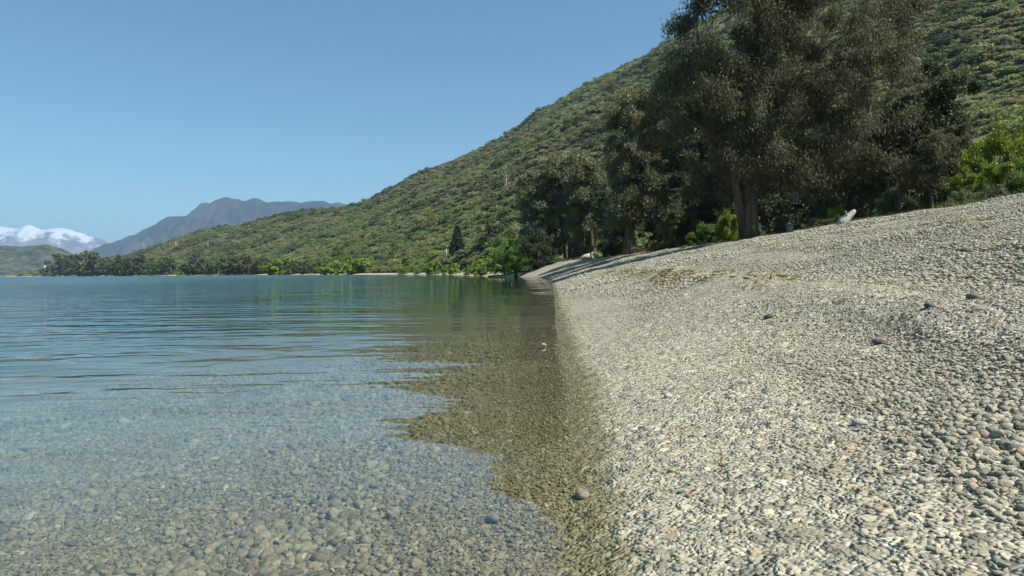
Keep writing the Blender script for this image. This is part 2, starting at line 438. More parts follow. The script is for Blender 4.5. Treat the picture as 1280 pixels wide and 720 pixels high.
# ------------------------------------------------------------------ leaf cloud
def leaf_quads(c, nrm_dir, length, width):
    """c centres (N,3); nrm_dir leaf axis (N,3); returns verts (4N,3) and quads; pointed rhombic leaves"""
    n = len(c)
    ax = nrm_dir / (np.linalg.norm(nrm_dir, axis=1)[:, None] + 1e-9)
    rd = rng.standard_normal((n, 3)); sd = np.cross(ax, rd); sd /= np.linalg.norm(sd, axis=1)[:, None] + 1e-9
    L = (length * (.7 + .6 * rng.random(n)))[:, None]; W = (width * (.7 + .6 * rng.random(n)))[:, None]
    nn = np.cross(ax, sd)
    v = np.stack([c - ax * L * .5, c + sd * W * .5 + nn * L * .05 - ax * L * .08, c + ax * L * .5 - nn * L * .06, c - sd * W * .5 + nn * L * .05 - ax * L * .08], 1).reshape(-1, 3)
    q = np.arange(n * 4).reshape(-1, 4)
    return v, q
def sample_env(env, n, shell=.45):
    vols = np.array([e[3] * e[4] * e[5] for e in env]); pick = rng.choice(len(env), n, p=vols / vols.sum())
    E = np.array(env)[pick]
    d = rng.standard_normal((n, 3)); d /= np.linalg.norm(d, axis=1)[:, None]
    r = rng.random(n) ** (1 / 3 * (1 - shell) + .001) if shell < 1 else np.ones(n)
    return E[:, :3] + d * r[:, None] * E[:, 3:6]
def spaced(pts, mind):
    keep = []
    for p in pts:
        if all((p[0] - k[0]) ** 2 + (p[1] - k[1]) ** 2 + (p[2] - k[2]) ** 2 > mind * mind for k in keep): keep.append(p)
    return np.array(keep)
def curve_pts(a, b, n, sag, up):
    t = np.linspace(0, 1, n)[:, None]
    mid = (a + b) / 2 + np.array([0, 0, up]) + rng.standard_normal(3) * sag
    return (1 - t) ** 2 * a + 2 * t * (1 - t) * mid + t * t * b
def grow(env, trunk_pts, trunk_r, n_clump, clump_r, leaves, llen, lwid, droop, limbs=7, shell=.45, sides=8, hang=0.0, twig=True, flat=.75, fork=None, edge=.15):
    """returns (trunk mesh builder, crown mesh); everything relative to the base"""
    tb = MB()
    tp = np.asarray(trunk_pts, float)
    tt = np.linspace(0, 1, 14); ti = np.linspace(0, 1, len(tp))
    T_ = np.stack([np.interp(tt, ti, tp[:, k]) for k in range(3)], 1)
    T_[1:-1] += rng.standard_normal((12, 3)) * trunk_r * .12 * np.array([1, 1, 0])
    rad = trunk_r * (1 - .82 * tt) ; rad[0] *= 1.45; rad[1] *= 1.1
    tb.tube(T_, rad, sides + 4, .05)
    if fork is not None:
        for f in fork:
            fp = np.asarray(f, float); t2 = np.linspace(0, 1, 9)
            F_ = np.stack([np.interp(t2, np.linspace(0, 1, len(fp)), fp[:, k]) for k in range(3)], 1)
            tb.tube(F_, trunk_r * .72 * (1 - .8 * t2), sides + 2, .05)
            T_ = np.vstack([T_, F_]); rad = np.concatenate([rad, trunk_r * .72 * (1 - .8 * t2)])
    C = spaced(sample_env(env, n_clump * 4, shell), clump_r * .62)[:n_clump]
    # primary limbs to far-apart clump centres
    idx = [int(np.argmax(C[:, 2]))]
    dd = np.linalg.norm(C - C[idx[0]], axis=1)
    for _ in range(min(limbs, len(C)) - 1):
        kx = int(np.argmax(dd)); idx.append(kx); dd = np.minimum(dd, np.linalg.norm(C - C[kx], axis=1))
    hi_ = T_[:, 2] > .2 * tp[-1, 2]
    nodes = [T_[hi_]]; nr = [rad[hi_]]
    for kx in idx:
        tgt = C[kx]
        cost = 50 * (T_[5:, 2] < .2 * tp[-1, 2]) + np.linalg.norm(T_[5:] - tgt, axis=1) + 2.2 * np.maximum(T_[5:, 2] - tgt[2] * .82, 0)
        a0 = 5 + int(np.argmin(cost)); r0 = min(rad[a0] * .6, trunk_r * .32)
        pts = curve_pts(T_[a0], tgt, 9, np.linalg.norm(tgt - T_[a0]) * .08, np.linalg.norm(tgt - T_[a0]) * .10)
        rr = np.linspace(r0, max(.018, r0 * .2), 9)
        tb.tube(pts, rr, max(5, sides - 2), .04, False); nodes.append(pts[2:]); nr.append(rr[2:])
    ND = np.vstack(nodes); NR = np.concatenate(nr)
    for kx in range(len(C)):
        if kx in idx: continue
        tgt = C[kx]
        cost = np.linalg.norm(ND - tgt, axis=1) + 1.2 * np.maximum(ND[:, 2] - tgt[2], 0)
        a0 = int(np.argmin(cost)); r0 = max(.015, min(NR[a0] * .6, .09 * trunk_r * 2))
        ln = np.linalg.norm(tgt - ND[a0])
        pts = curve_pts(ND[a0], tgt, 6, ln * .1, ln * .08)
        tb.tube(pts, np.linspace(r0, .012, 6), 5, 0, False)
        ND = np.vstack([ND, pts[2:]]); NR = np.concatenate([NR, np.linspace(r0, .012, 6)[2:]])
    V, Q, TN = [], [], []
    nv = 0
    per = leaves // len(C)
    ctr = np.array([np.mean([e[k] for e in env]) for k in range(3)])
    for c in C:
        n = int(per * (.55 + .9 * rng.random())); cr = clump_r * (.65 + .7 * rng.random())
        d = rng.standard_normal((n, 3)); d /= np.linalg.norm(d, axis=1)[:, None]
        p = d * (rng.random(n) ** .42)[:, None] * cr * np.array([1, 1, flat]) * (.8 + .4 * rng.random(3))
        # gather into sprays so the clump has gaps
        ns = max(4, n // 26); sp = p[rng.integers(0, n, ns)]; who = rng.integers(0, ns, n)
        p = p * .38 + sp[who] * .62 + rng.standard_normal((n, 3)) * cr * edge * .5
        if hang: p[:, 2] -= hang * cr * np.abs(rng.standard_normal(n)) * (np.linalg.norm(p[:, :2], axis=1) / cr)
        ax = rng.standard_normal((n, 3)) * (1 - droop) + d * .4; ax[:, 2] -= droop * 1.6
        v, q = leaf_quads(c + p, ax, llen, lwid)
        ct = rng.normal(.45, .14)
        V.append(v); Q.append(q + nv); nv += len(v)
        TN.append(np.clip(ct + rng.normal(0, .17, n), 0, 1))
        if twig:
            for g in sp[:3]: tb.tube(np.array([c, c + g * .6 + [0, 0, .05 * cr], c + g]), [.014, .010, .006], 4, 0, False)
    return tb, mesh_from(np.vstack(V), np.vstack(Q), None, False, np.concatenate(TN))
def plant(name, label, cat, loc, gr, bark_m, leaf_m, group=None, rz=0, stem='trunk'):
    tb, cm = gr
    root = empty(name, loc, rz); tag(root, label, cat, group)
    tb.build(stem, bark_m, root)
    link('crown', cm, leaf_m, root)
    return root

M['corner_leaf'] = foliage('corner_willow_leaf', (0.09, 0.1562, 0.0264), (0.18, 0.3, 0.054), (0.288, 0.425, 0.078), .5, .35, .45, None, .05)
M['gum_leaf'] = foliage('gum_leaf', (0.0515, 0.0555, 0.0258), (0.12, 0.1249, 0.061), (0.2429, 0.2274, 0.122), .62, .35, 0.36, (.16, .085, .045), .06)
M['gum_leaf_grey'] = foliage('gum_leaf_grey', (0.0772, 0.0958, 0.0427), (0.1749, 0.1914, 0.0854), (0.3214, 0.3237, 0.1528), .42, .5, 0.35, (.15, .10, .05), .12)
M['dark_leaf'] = foliage('dark_leaf', (0.0294, 0.0469, 0.0225), (0.0706, 0.1, 0.045), (0.1469, 0.1822, 0.0788), .62, .35, 0.36, None, .15)
M['green_leaf'] = foliage('green_leaf', (0.054, 0.1035, 0.0238), (0.108, 0.207, 0.0436), (0.198, 0.3277, 0.0693), .5, .35, 0.42, None, .18)
M['willow_leaf'] = foliage('willow_leaf', (0.1088, 0.1788, 0.0229), (0.2177, 0.3421, 0.0381), (0.3421, 0.4664, 0.0608), .5, .35, 0.45, None, .1)
M['olive_leaf'] = foliage('olive_leaf', (0.057, 0.0722, 0.0304), (0.1178, 0.1368, 0.057), (0.209, 0.2185, 0.0912), .6, .25, 0.38, None, .25)
M['bright_leaf'] = foliage('bright_leaf', (0.0912, 0.1454, 0.0175), (0.1975, 0.2664, 0.0292), (0.3341, 0.3794, 0.0437), .5, .35, 0.42, (.26, .17, .04), .12)
M['dry_leaf'] = foliage('dry_leaf', (.16, .10, .035), (.30, .19, .07), (.40, .30, .13), .7, .2, .25, None, .1)
M['pine_leaf'] = foliage('pine_leaf', (0.0168, 0.0252, 0.0196), (0.0364, 0.0476, 0.0364), (0.07, 0.0812, 0.0588), .6, .3, 0.2, None, .1)
M['sage_leaf'] = foliage('sage_leaf', (0.075, 0.0975, 0.0525), (0.15, 0.18, 0.09), (0.255, 0.27, 0.15), .55, .35, 0.38, None, .12)
M['bark_gum'] = bark('gum_bark', (.05, .040, .030), (.15, .115, .085), 2.2, .12)
M['bark_pale'] = bark('pale_bark', (.12, .10, .08), (.36, .32, .27), 2.0, .12)
M['bark_dark'] = bark('dark_bark', (.03, .025, .02), (.10, .085, .07), 4, .2)
M['driftwood'] = bark('bleached_wood', (.26, .235, .20), (.46, .43, .385), 6, .3)

def base_at(px, Y):
    x = (px - 640) / FPX * Y
    # correct for the roll at this column
    for _ in range(3):
        z = gz(x, Y)
        d = CAMROT.transposed() @ Vector((x, Y, z - CAM_H))
        ppx = 640 + d.x / -d.z * FPX
        x += (px - ppx) / FPX * Y
    return x, Y, gz(x, Y)
def e(px0, px1, py0, py1, Y, base, dy=None, yo=0):
    """crown ellipsoid filling a picture box at distance Y, relative to base"""
    x0, _, z1 = at(px0, py0, Y); x1, _, z0 = at(px1, py1, Y)
    rx = (x1 - x0) / 2; rz = (z1 - z0) / 2
    return ((x0 + x1) / 2 - base[0], yo, (z0 + z1) / 2 - base[2], rx, dy or max(rx, rz * .6), rz)

# ---- the big gum at the crest
b = base_at(938, 46)
Yg = 46
env = [e(832, 990, -40, 120, Yg, b, 5), e(835, 1000, -40, 130, Yg, b, 5), e(940, 1125, -70, 150, Yg, b, 5.5), e(880, 1040, -110, 30, Yg, b, 4.5), e(815, 950, 60, 215, Yg, b, 4.2), e(985, 1140, 110, 262, Yg, b, 4.4), e(880, 1010, 110, 220, Yg, b, 4.5), e(1010, 1110, 190, 272, Yg, b, 3.2), e(1040, 1142, 140, 268, Yg, b, 3.2), e(830, 930, 150, 240, Yg, b, 3.6), e(860, 1030, 165, 246, Yg, b, 4.0), e(1000, 1120, 20, 160, Yg, b, 4.6)]
gum = grow(env, [(0, 0, -.3), (.05, 0, 2.5), (-.1, .2, 6), (.2, .3, 10), (.6, .2, 15), (.5, 0, 20)], .5, 265, 1.30, 185000, .25, .07, .55, 11, .5, 10, .35,
           flat=.85, fork=[[(-.35, .1, .2), (-.75, .2, 3), (-1.6, .4, 6.5), (-2.9, .4, 11), (-3.6, .2, 15)], [(.1, 0, 3.2), (1.3, .2, 6.5), (3.0, .4, 10), (4.8, .3, 13.5)]], edge=.30)
plant('gum_tree', 'huge dark eucalyptus with forked trunk standing on the top edge of the gravel beach', 'tree', b, gum, M['bark_gum'], M['gum_leaf'])

# ---- tall gum further along the crest
b = base_at(788, 74)
env = [e(758, 832, 114, 200, 74, b, 3), e(755, 815, 150, 235, 74, b, 3), e(770, 835, 190, 275, 74, b, 3), e(758, 800, 230, 285, 74, b, 2.4)]
plant('gum_tree', 'tall narrow eucalyptus with one straight trunk left of the huge forked one', 'tree', b,
      grow(env, [(0, 0, -.3), (0, 0, 5), (-.1, 0, 10), (.1, 0, 17)], .62, 115, 1.25, 58000, .32, .10, .5, 8, .45, 9, .3, edge=.22), M['bark_gum'], M['gum_leaf_grey'])

# ---- the clump of three gums by the water's edge
for px, Yd, boxes, lab in ((686, 104, [(648, 708, 206, 275), (650, 715, 236, 320)], 'shorter leaning eucalyptus on the water side of the three grey gums'),
                           (712, 103, [(676, 742, 190, 255), (684, 748, 225, 312)], 'middle and tallest of the three grey gums at the beach end'),
                           (738, 100, [(706, 758, 198, 270), (712, 764, 236, 324)], 'leafy eucalyptus with low hanging crown on the landward side of the three gums')):
    b = base_at(px, Yd)
    env = [e(*q[:2], *q[2:], Yd, b, 3.2) for q in boxes]
    plant('gum_tree', lab, 'tree', b, grow(env, [(0, 0, -.3), (.2, 0, 4), (-.2, 0, 9), (.1, 0, 14)], .42, 85, 1.25, 46000, .36, .125, .45, 7, .5, 8, .35,
          fork=[[(.5, .1, -.2), (1.0, .2, 4), (1.5, 0, 9)], [(-.5, .3, -.2), (-.9, .2, 4), (-1.6, 0, 8)]], edge=.2), M['bark_gum'], M['gum_leaf_grey'], 'three grey gums at the end of the beach')

# ---- dark trees filling in behind
DARK = [(866, 64, [(800, 905, 86, 205), (808, 905, 160, 300)], 'dense very dark evergreen just left of and behind the huge gum', 44000),
        (905, 72, [(870, 945, 150, 240), (880, 940, 210, 292)], 'shaded evergreen seen just left of the huge gum trunk, farther back', 14000),
        (955, 60, [(905, 1010, 150, 240), (920, 1015, 205, 288)], 'dense dark evergreen directly behind the trunk of the huge gum', 16000),
        (1012, 66, [(965, 1060, 150, 235), (970, 1050, 200, 282)], 'dark bushy evergreen behind the right side of the huge gum', 16000),
        (1088, 60, [(1050, 1125, 150, 220), (1055, 1125, 195, 275)], 'dark low evergreen between the huge gum and the pointed dark tree', 14000),
        (1158, 45, [(1125, 1200, 82, 160), (1112, 1205, 140, 225), (1110, 1215, 195, 272)], 'tall pointed dark tree right of the huge gum', 26000),
        (768, 84, [(742, 800, 225, 290), (748, 795, 262, 322)], 'dark evergreen thicket tree between the grey gums and the tall narrow gum', 12000),
        (826, 80, [(800, 850, 185, 250), (800, 850, 225, 300)], 'dark evergreen right of the tall narrow gum trunk', 12000)]
for px, Yd, boxes, lab, n in DARK:
    b = base_at(px, Yd)
    env = [e(*q, Yd, b, 3.0) for q in boxes]
    h = max(v[2] + v[5] for v in env)
    plant('evergreen_tree', lab, 'tree', b, grow(env, [(0, 0, -.3), (.1, 0, h * .3), (0, .1, h * .6), (.1, 0, h * .9)], .3, 85, 1.05, int(n * 1.3), .30, .14, .15, 8, .5, 8, 0, edge=.2), M['bark_dark'], M['dark_leaf'], 'dark evergreens behind the beach')
b = base_at(1163, 38)
env = [e(1128, 1180, 165, 215, 38, b, 1.4), e(1160, 1212, 160, 205, 38, b, 1.4), e(1140, 1205, 190, 235, 38, b, 1.4)]
plant('gum_sapling', 'thin pale stemmed gum sapling in front of the pointed dark tree', 'tree', b, grow(env, [(0, 0, -.3), (.1, 0, 1.4), (-.1, 0, 2.6), (.2, 0, 4.4)], .11, 48, .6, 10000, .18, .065, .5, 6, .4, 7, .3), M['bark_gum'], M['gum_leaf'])
b = base_at(845, 62)
env = [e(826, 874, 258, 300, 62, b, 1.7)]
plant('small_tree', 'small grey green tree on a bare stem left of the huge gum', 'tree', b, grow(env, [(0, 0, -.2), (.05, 0, .8), (0, 0, 1.6), (.1, 0, 3)], .11, 34, .6, 6000, .16, .08, .2, 6, .5, 7, 0), M['bark_dark'], M['olive_leaf'])

# ---- willows and greens at the corner of the bay
for nm, lab, px, Yd, boxes, lm, n, ll in (
        ('willow_tree', 'bright green bushy willow hanging over the water at the bay corner', 645, 97.5, [(610, 656, 293, 322), (606, 652, 312, 341), (628, 664, 303, 336)], 'corner_leaf', 15000, .24),
        ('broadleaf_tree', 'dark green rounded tree beside the bright willow at the bay corner', 672, 97, [(650, 690, 285, 318), (652, 694, 305, 333)], 'dark_leaf', 13000, .24),
        ('poplar_tree', 'green pointed tree rising behind the bright corner willow', 629, 128, [(619, 641, 282, 308), (615, 645, 298, 330)], 'green_leaf', 8000, .28)):
    b = base_at(px, Yd); env = [e(*q, Yd, b, 2.6) for q in boxes]; h = max(v[2] + v[5] for v in env)
    plant(nm, lab, 'tree', b, grow(env, [(0, 0, -.3), (.1, 0, h * .25), (0, 0, h * .5), (0, 0, h * .85)], .22, 60, .9, n, ll, .11, .3, 8, .5, 7, .3), M['bark_dark'], M[lm])

# ---- the dark pine
def pine(h, r, n):
    tb = MB(); tb.tube([(0, 0, -.5), (0, 0, h * .5), (0, 0, h)], [.35, .22, .04], 8)
    V, Q, TN, nv = [], [], [], 0
    for k in range(34):
        z = h * (.08 + .90 * k / 33); rad = r * (1 - (z / h) ** 1.4) * (.8 + .35 * rng.random()) + .25
        for a in rng.random(6) * 6.283:
            tip = np.array([math.cos(a) * rad, math.sin(a) * rad, z - rad * .12])
            tb.tube([(0, 0, z), tip * [.6, .6, 1], tip], [.06, .04, .02], 4, 0, False)
            m_ = n // 204; t = rng.random(m_) ** .7
            c = np.array([0, 0, z]) * (1 - t[:, None]) + tip * t[:, None] + rng.standard_normal((m_, 3)) * [.32, .32, .25]
            ax = np.tile([math.cos(a), math.sin(a), -.2], (m_, 1)) + rng.standard_normal((m_, 3)) * .5
            v, q = leaf_quads(c, ax, .6, .28); V.append(v); Q.append(q + nv); nv += len(v); TN.append(np.clip(rng.normal(.45, .2, m_), 0, 1))
    return tb, mesh_from(np.vstack(V), np.vstack(Q), None, False, np.concatenate(TN))
b = base_at(572, 236); b = (b[0], b[1], b[2] - .3)
plant('pine_tree', 'dark spire shaped conifer at the foot of the hill', 'tree', b, pine(at(572, 283, 236)[2] - b[2], 3.3, 15000), M['bark_dark'], M['pine_leaf'])

# ---- dead grey tree on the hillside
def dead_tree(h):
    tb = MB(); tb.tube([(0, 0, -.4), (.2, 0, h * .4), (0, .1, h)], [.3, .2, .05], 6)
    for k in range(26):
        z = h * (.15 + .8 * rng.random()); a = rng.random() * 6.283; L = h * .4 * (1.1 - z / h) + 1
        t = np.array([math.cos(a) * L * .6, math.sin(a) * L * .6, z + L])
        tb.tube([(0, 0, z), t * [.5, .5, 1] - [0, 0, L * .45], t], [.12, .08, .03], 5, 0, False)
    return tb
b = base_at(633, 300)
root = empty('dead_tree', b); tag(root, 'bare grey leafless tree on the scrubby hillside above the corner willow', 'tree')
dead_tree(13).build('trunk', M['bark_pale'], root)

# ---- shrubs (prototypes copied)
def shrub_proto(nm, h, w, n, leaf_m, ll, lw, droop=.1, clumps=26, stems=5):
    env = [(0, 0, h * .55, w / 2, w / 2, h * .45), (w * .15, 0, h * .4, w * .42, w * .42, h * .38)]
    g = grow(env, [(0, 0, -.15), (0, 0, h * .2), (.02, 0, h * .4), (0, 0, h * .7)], .05 * h, clumps, w * .21, n, ll, lw, droop, stems, .5, 6, 0, True, .8)
    r = plant(nm, 'x', 'shrub', (0, 0, 0), g, M['bark_dark'], leaf_m, None, 0, 'stem')
    return r
PRO = {}
USED = {}
def place(kind, loc, sx, sz, rz, label, group, cat=None):
    p = PRO[kind]
    if not USED.get(kind): o = p; USED[kind] = 1
    else: o = copy_tree(p)
    o.location = loc; o.rotation_euler = (0, 0, rz); o.scale = (sx, sx, sz)
    tag(o, label, cat, group)
    return o
PRO['olive'] = shrub_proto('shrub', 1, 1.15, 7500, M['olive_leaf'], .055, .03)
PRO['bright'] = shrub_proto('shrub', 1, 1.15, 15000, M['bright_leaf'], .055, .034)
PRO['dark'] = shrub_proto('shrub', 1, 1.15, 7500, M['dark_leaf'], .055, .03)
PRO['sage'] = shrub_proto('shrub', 1, 1.25, 7500, M['sage_leaf'], .055, .03)
PRO['green'] = shrub_proto('shrub', 1, 1.15, 7500, M['green_leaf'], .055, .03)
PRO['dry'] = shrub_proto('dry_shrub', 1, 1.3, 2200, M['dry_leaf'], .11, .03, -.3)
# kind, picture left, right, top, distance, label
SHR = [('bright', 1208, 1292, 163, 29, 'tall bright yellow green shrub at the right edge of the beach'),
       ('bright', 1190, 1232, 212, 28, 'smaller bright yellow green shrub leaning against the dark pointed tree'),
       ('bright', 1262, 1320, 138, 34, 'yellow green bush rising behind the tall bright shrub at the right edge'),
       ('bright', 1236, 1300, 196, 26, 'dense yellow green shrub below the tall bright one at the right edge'),
       ('green', 1196, 1232, 226, 27, 'fresh green shrub filling in beneath the bright yellow green pair'),
       ('sage', 1222, 1262, 232, 24.5, 'low grey leaved shrub in front of the tall bright shrub'),
       ('green', 1254, 1310, 208, 25, 'leafy green shrub at the far right edge of the beach top'),
       ('sage', 1186, 1226, 238, 25.5, 'low sage green shrub left of the grey leaved one'),
       ('dark', 1100, 1150, 236, 40, 'dark low shrub under the pointed dark tree'),
       ('green', 1082, 1108, 258, 42, 'small green shrub right of the bleached leaning log'),
       ('bright', 1032, 1062, 258, 44, 'small bright shrub just left of the bleached leaning log'),
       ('sage', 1004, 1050, 272, 44, 'spreading pale grey green shrub between the bin and the leaning log'),
       ('olive', 966, 988, 268, 46, 'pale olive shrub just left of the dark bin'),
       ('sage', 988, 1006, 280, 49, 'low pale shrub just behind the dark bin'),
       ('bright', 896, 926, 264, 55, 'yellow green shrub against the left side of the huge gum trunk'),
       ('green', 868, 902, 276, 57, 'mid green shrub second to the left of the huge gum trunk'),
       ('green', 856, 880, 288, 57, 'low green shrub right of the small bare stemmed tree'),
       ('bright', 846, 862, 300, 64, 'tiny yellow green shrub at the foot of the small bare stemmed tree'),
       ('dry', 806, 826, 300, 68, 'reddish orange dry shrub left of the small bare stemmed tree'),
       ('dry', 794, 808, 306, 71, 'low orange tuft of dry growth beside the tall narrow gum'),
       ('sage', 818, 834, 302, 67, 'straw pale shrub next to the reddish dry shrub'),
       ('green', 780, 796, 308, 74, 'small green shrub at the foot of the tall narrow gum'),
       ('dark', 748, 784, 296, 80, 'dark round shrub between the grey gums and the tall narrow gum'),
       ('green', 738, 750, 316, 92, 'small green shrub beside the bleached driftwood pile'),
       ('olive', 664, 684, 318, 104, 'olive shrub under the grey gums'),
       ('sage', 930, 960, 280, 58, 'grey green shrub hidden behind the base of the huge gum')]
for kd, x0, x1, top, Yd, lab in SHR:
    bx = base_at((x0 + x1) / 2, Yd)
    w = (x1 - x0) / FPX * Yd; h = at((x0 + x1) / 2, top, Yd)[2] - bx[2]
    h = max(h, .35)
    place(kd, (bx[0], bx[1], bx[2] - .05), w / 1.3, h / .97, rng.random() * 6.28, lab, 'shrubs along the top of the beach', 'shrub')

# ---- shoreline trees across the bay: one row, each its own thing
def shore_proto(nm, leaf_m, h, w, n, tall=False):
    env = [(0, 0, h * .58, w * .5, w * .5, h * .42), (w * .2, .1, h * .42, w * .42, w * .42, h * .38), (-w * .22, -.1, h * .38, w * .4, w * .4, h * .34)]
    g = grow(env, [(0, 0, -.1), (0, 0, h * .25), (.02, 0, h * .5), (0, 0, h * .85)], .035 * h, 36, w * .15, n, .11, .075, .1, 6, .6, 6, 0, False, .8)
    return plant(nm, 'x', 'tree', (0, 0, 0), g, M['bark_dark'], leaf_m)
M['shore_leaf'] = foliage('shoreline_leaf', (0.049, 0.0653, 0.026), (0.098, 0.1232, 0.0455), (0.168, 0.1958, 0.0715), .6, .25, .36, None, .2)
PRO['s_dark'] = shore_proto('shoreline_tree', M['shore_leaf'], 1, 1.0, 2200)
PRO['s_olive'] = shore_proto('shoreline_tree', M['olive_leaf'], 1, 1.1, 2200)
PRO['s_green'] = shore_proto('shoreline_tree', M['green_leaf'], 1, 1.1, 2200)
PRO['s_willow'] = shore_proto('shoreline_willow', M['willow_leaf'], 1, 1.25, 2600)
def shore_Y(px):
    """distance at which the column's ray crosses the waterline"""
    a = (px - 640) / FPX
    Ys = np.linspace(60, 2600, 4000)
    return float(Ys[np.argmax(a * Ys > shore_x(Ys))]) if px > 0 else 1400.
ROW = []
WILL = {227: ('low bright willow', 332), 356: ('round bright green willow', 324), 440: ('wide bright willow on the far shore, largest of the bay', 322), 505: ('small bright willow', 333), 522: ('tiny bright willow', 335), 544: ('round yellow green willow left of the thin pole', 327), 564: ('low yellow green willow right of the thin pole', 330), 586: ('small low willow', 332), 603: ('round yellow green willow near the bay corner', 324), 413: ('flat low bright willow', 329), 345: ('dull willow', 330)}
px = 58
while px < 625:
    near = [w for w in WILL if abs(w - px) < 7]
    ROW.append((px, None)); px += 8.5 + 3 * random.random() if px < 330 else 12 + 5 * random.random()
ORD = ['first', 'second', 'third', 'fourth', 'fifth', 'sixth', 'seventh', 'eighth', 'ninth', 'tenth', 'eleventh', 'twelfth', 'thirteenth', 'fourteenth', 'fifteenth', 'sixteenth', 'seventeenth', 'eighteenth', 'nineteenth', 'twentieth', 'twenty-first', 'twenty-second', 'twenty-third', 'twenty-fourth']
cnt = {}
for px, _ in ROW:
    if any(abs(w - px) < 8 for w in WILL): continue
    if 458 < px < 500 or px > 520: continue
    Y = shore_Y(px); Y += 10 + 8 * random.random()
    if px < 130: kd = random.choice(['s_dark', 's_dark', 's_olive']); top = 322 - 6 * random.random() - (3 if 90 < px < 130 else 0) + (13 if px < 68 else 0)
    elif px < 330: kd = random.choice(['s_olive', 's_green', 's_dark', 's_olive']); top = 326 - 7 * random.random()
    else: kd = random.choice(['s_olive', 's_dark', 's_green', 's_olive']); top = 330 - 5 * random.random()
    bx = base_at(px, Y); h = at(px, top, Y)[2] - bx[2]; w = h * (.95 + .5 * random.random())
    word = {'s_dark': 'dark green', 's_olive': 'olive', 's_green': 'fresh green'}[kd]
    zone = 'the white house' if px < 226 else ('the low bright willow' if px < 352 else ('the round bright green willow' if px < 436 else 'the largest bright willow'))
    cnt[(word, zone)] = cnt.get((word, zone), 0) + 1
    lab = f"{ORD[cnt[(word, zone)] - 1]} {word} far shore tree to the right of {zone}"
    place(kd, (bx[0], bx[1], bx[2] - .2), w / 1.15, h / .97, rng.random() * 6.28, lab, 'trees along the far shore', 'tree')
WW = {440: 42, 356: 40, 544: 22, 564: 22, 603: 27, 505: 16, 522: 12, 586: 14, 227: 12, 413: 26, 345: 14}
for px, (lab, top) in WILL.items():
    Y = shore_Y(px) + 5
    bx = base_at(px, Y); h = at(px, top, Y)[2] - bx[2]
    w = WW[px] / FPX * Y
    extra = {227: ' left of the middle of the far shore', 356: ' on the far shore', 440: '', 505: ' between the largest willow and the thin pole', 522: ' between the small willow and the thin pole', 544: '', 564: '', 586: ' left of the willow near the bay corner', 603: '', 413: ' just left of the largest bright willow', 345: ' touching the left of the round bright one'}[px]
    place('s_willow', (bx[0], bx[1], bx[2] - .2), w / 1.12, h / .9, rng.random() * 6.28, lab + extra, 'bright willows at the water edge', 'tree')

# ---- hillside scrub: one mass
def bush_mesh(n, sub, leaf, flat=.8, seed=0):
    cs = [(0, 0, .42, .42)] + [(math.cos(a) * .36 * rng.random() ** .5, math.sin(a) * .36, .25 + .35 * rng.random(), .2 + .16 * rng.random()) for a in rng.random(sub) * 6.283]
    cs = np.array(cs); w = cs[:, 3] ** 2; pick = rng.choice(len(cs), n, p=w / w.sum())
    d = rng.standard_normal((n, 3)); d[:, 2] = np.abs(d[:, 2]) * .9 - .25; d /= np.linalg.norm(d, axis=1)[:, None]
    c = cs[pick, :3] + d * cs[pick, 3:4] * (.8 + .3 * rng.random((n, 1)))
    c[:, 2] *= flat; c[:, 2] = np.maximum(c[:, 2], 0)
    ax = np.cross(d, rng.standard_normal((n, 3))) + d * .35 + rng.standard_normal((n, 3)) * .25
    v, q = leaf_quads(c, ax, leaf, leaf * .75)
    return mesh_from(v, q, None, False, np.clip(rng.normal(.45, .1, n) + rng.normal(0, .12, len(cs))[pick], 0, 1))
def proto_collection(name, objs):
    c = bpy.data.collections.new(name)
    for k, (me, m) in enumerate(objs):
        if m is not None and not me.materials: me.materials.append(m)
        o = bpy.data.objects.new('%s_%02d' % (name, k), me); c.objects.link(o)
    return c
def scatter(name, pts, rot, scale, idx, coll, kind='stuff'):
    me = bpy.data.meshes.new(name); n = len(pts)
    me.vertices.add(n); me.vertices.foreach_set('co', np.asarray(pts, np.float32).ravel())
    a = me.attributes.new('rot', 'FLOAT_VECTOR', 'POINT'); a.data.foreach_set('vector', np.asarray(rot, np.float32).ravel())
    a = me.attributes.new('scl', 'FLOAT_VECTOR', 'POINT'); a.data.foreach_set('vector', np.asarray(scale, np.float32).ravel())
    a = me.attributes.new('pick', 'INT', 'POINT'); a.data.foreach_set('value', np.asarray(idx, np.int32))
    o = link(name, me); tag(o, kind=kind)
    g = bpy.data.node_groups.new(name, 'GeometryNodeTree')
    g.interface.new_socket('Geometry', in_out='INPUT', socket_type='NodeSocketGeometry')
    g.interface.new_socket('Geometry', in_out='OUTPUT', socket_type='NodeSocketGeometry')
    N = g.nodes.new; L = g.links.new
    gi = N('NodeGroupInput'); go = N('NodeGroupOutput')
    ci = N('GeometryNodeCollectionInfo'); ci.inputs['Collection'].default_value = coll; ci.inputs['Separate Children'].default_value = True; ci.inputs['Reset Children'].default_value = True
    ip = N('GeometryNodeInstanceOnPoints'); ip.inputs['Pick Instance'].default_value = True
    def attr(nm, t):
        n_ = N('GeometryNodeInputNamedAttribute'); n_.data_type = t; n_.inputs['Name'].default_value = nm; return n_.outputs['Attribute']
    L(gi.outputs[0], ip.inputs['Points']); L(ci.outputs[0], ip.inputs['Instance'])
    L(attr('pick', 'INT'), ip.inputs['Instance Index'])
    e2r = N('FunctionNodeEulerToRotation'); L(attr('rot', 'FLOAT_VECTOR'), e2r.inputs[0]); L(e2r.outputs[0], ip.inputs['Rotation'])
    L(attr('scl', 'FLOAT_VECTOR'), ip.inputs['Scale']); L(ip.outputs[0], go.inputs[0])
    md = o.modifiers.new('scatter', 'NODES'); md.node_group = g
    return o
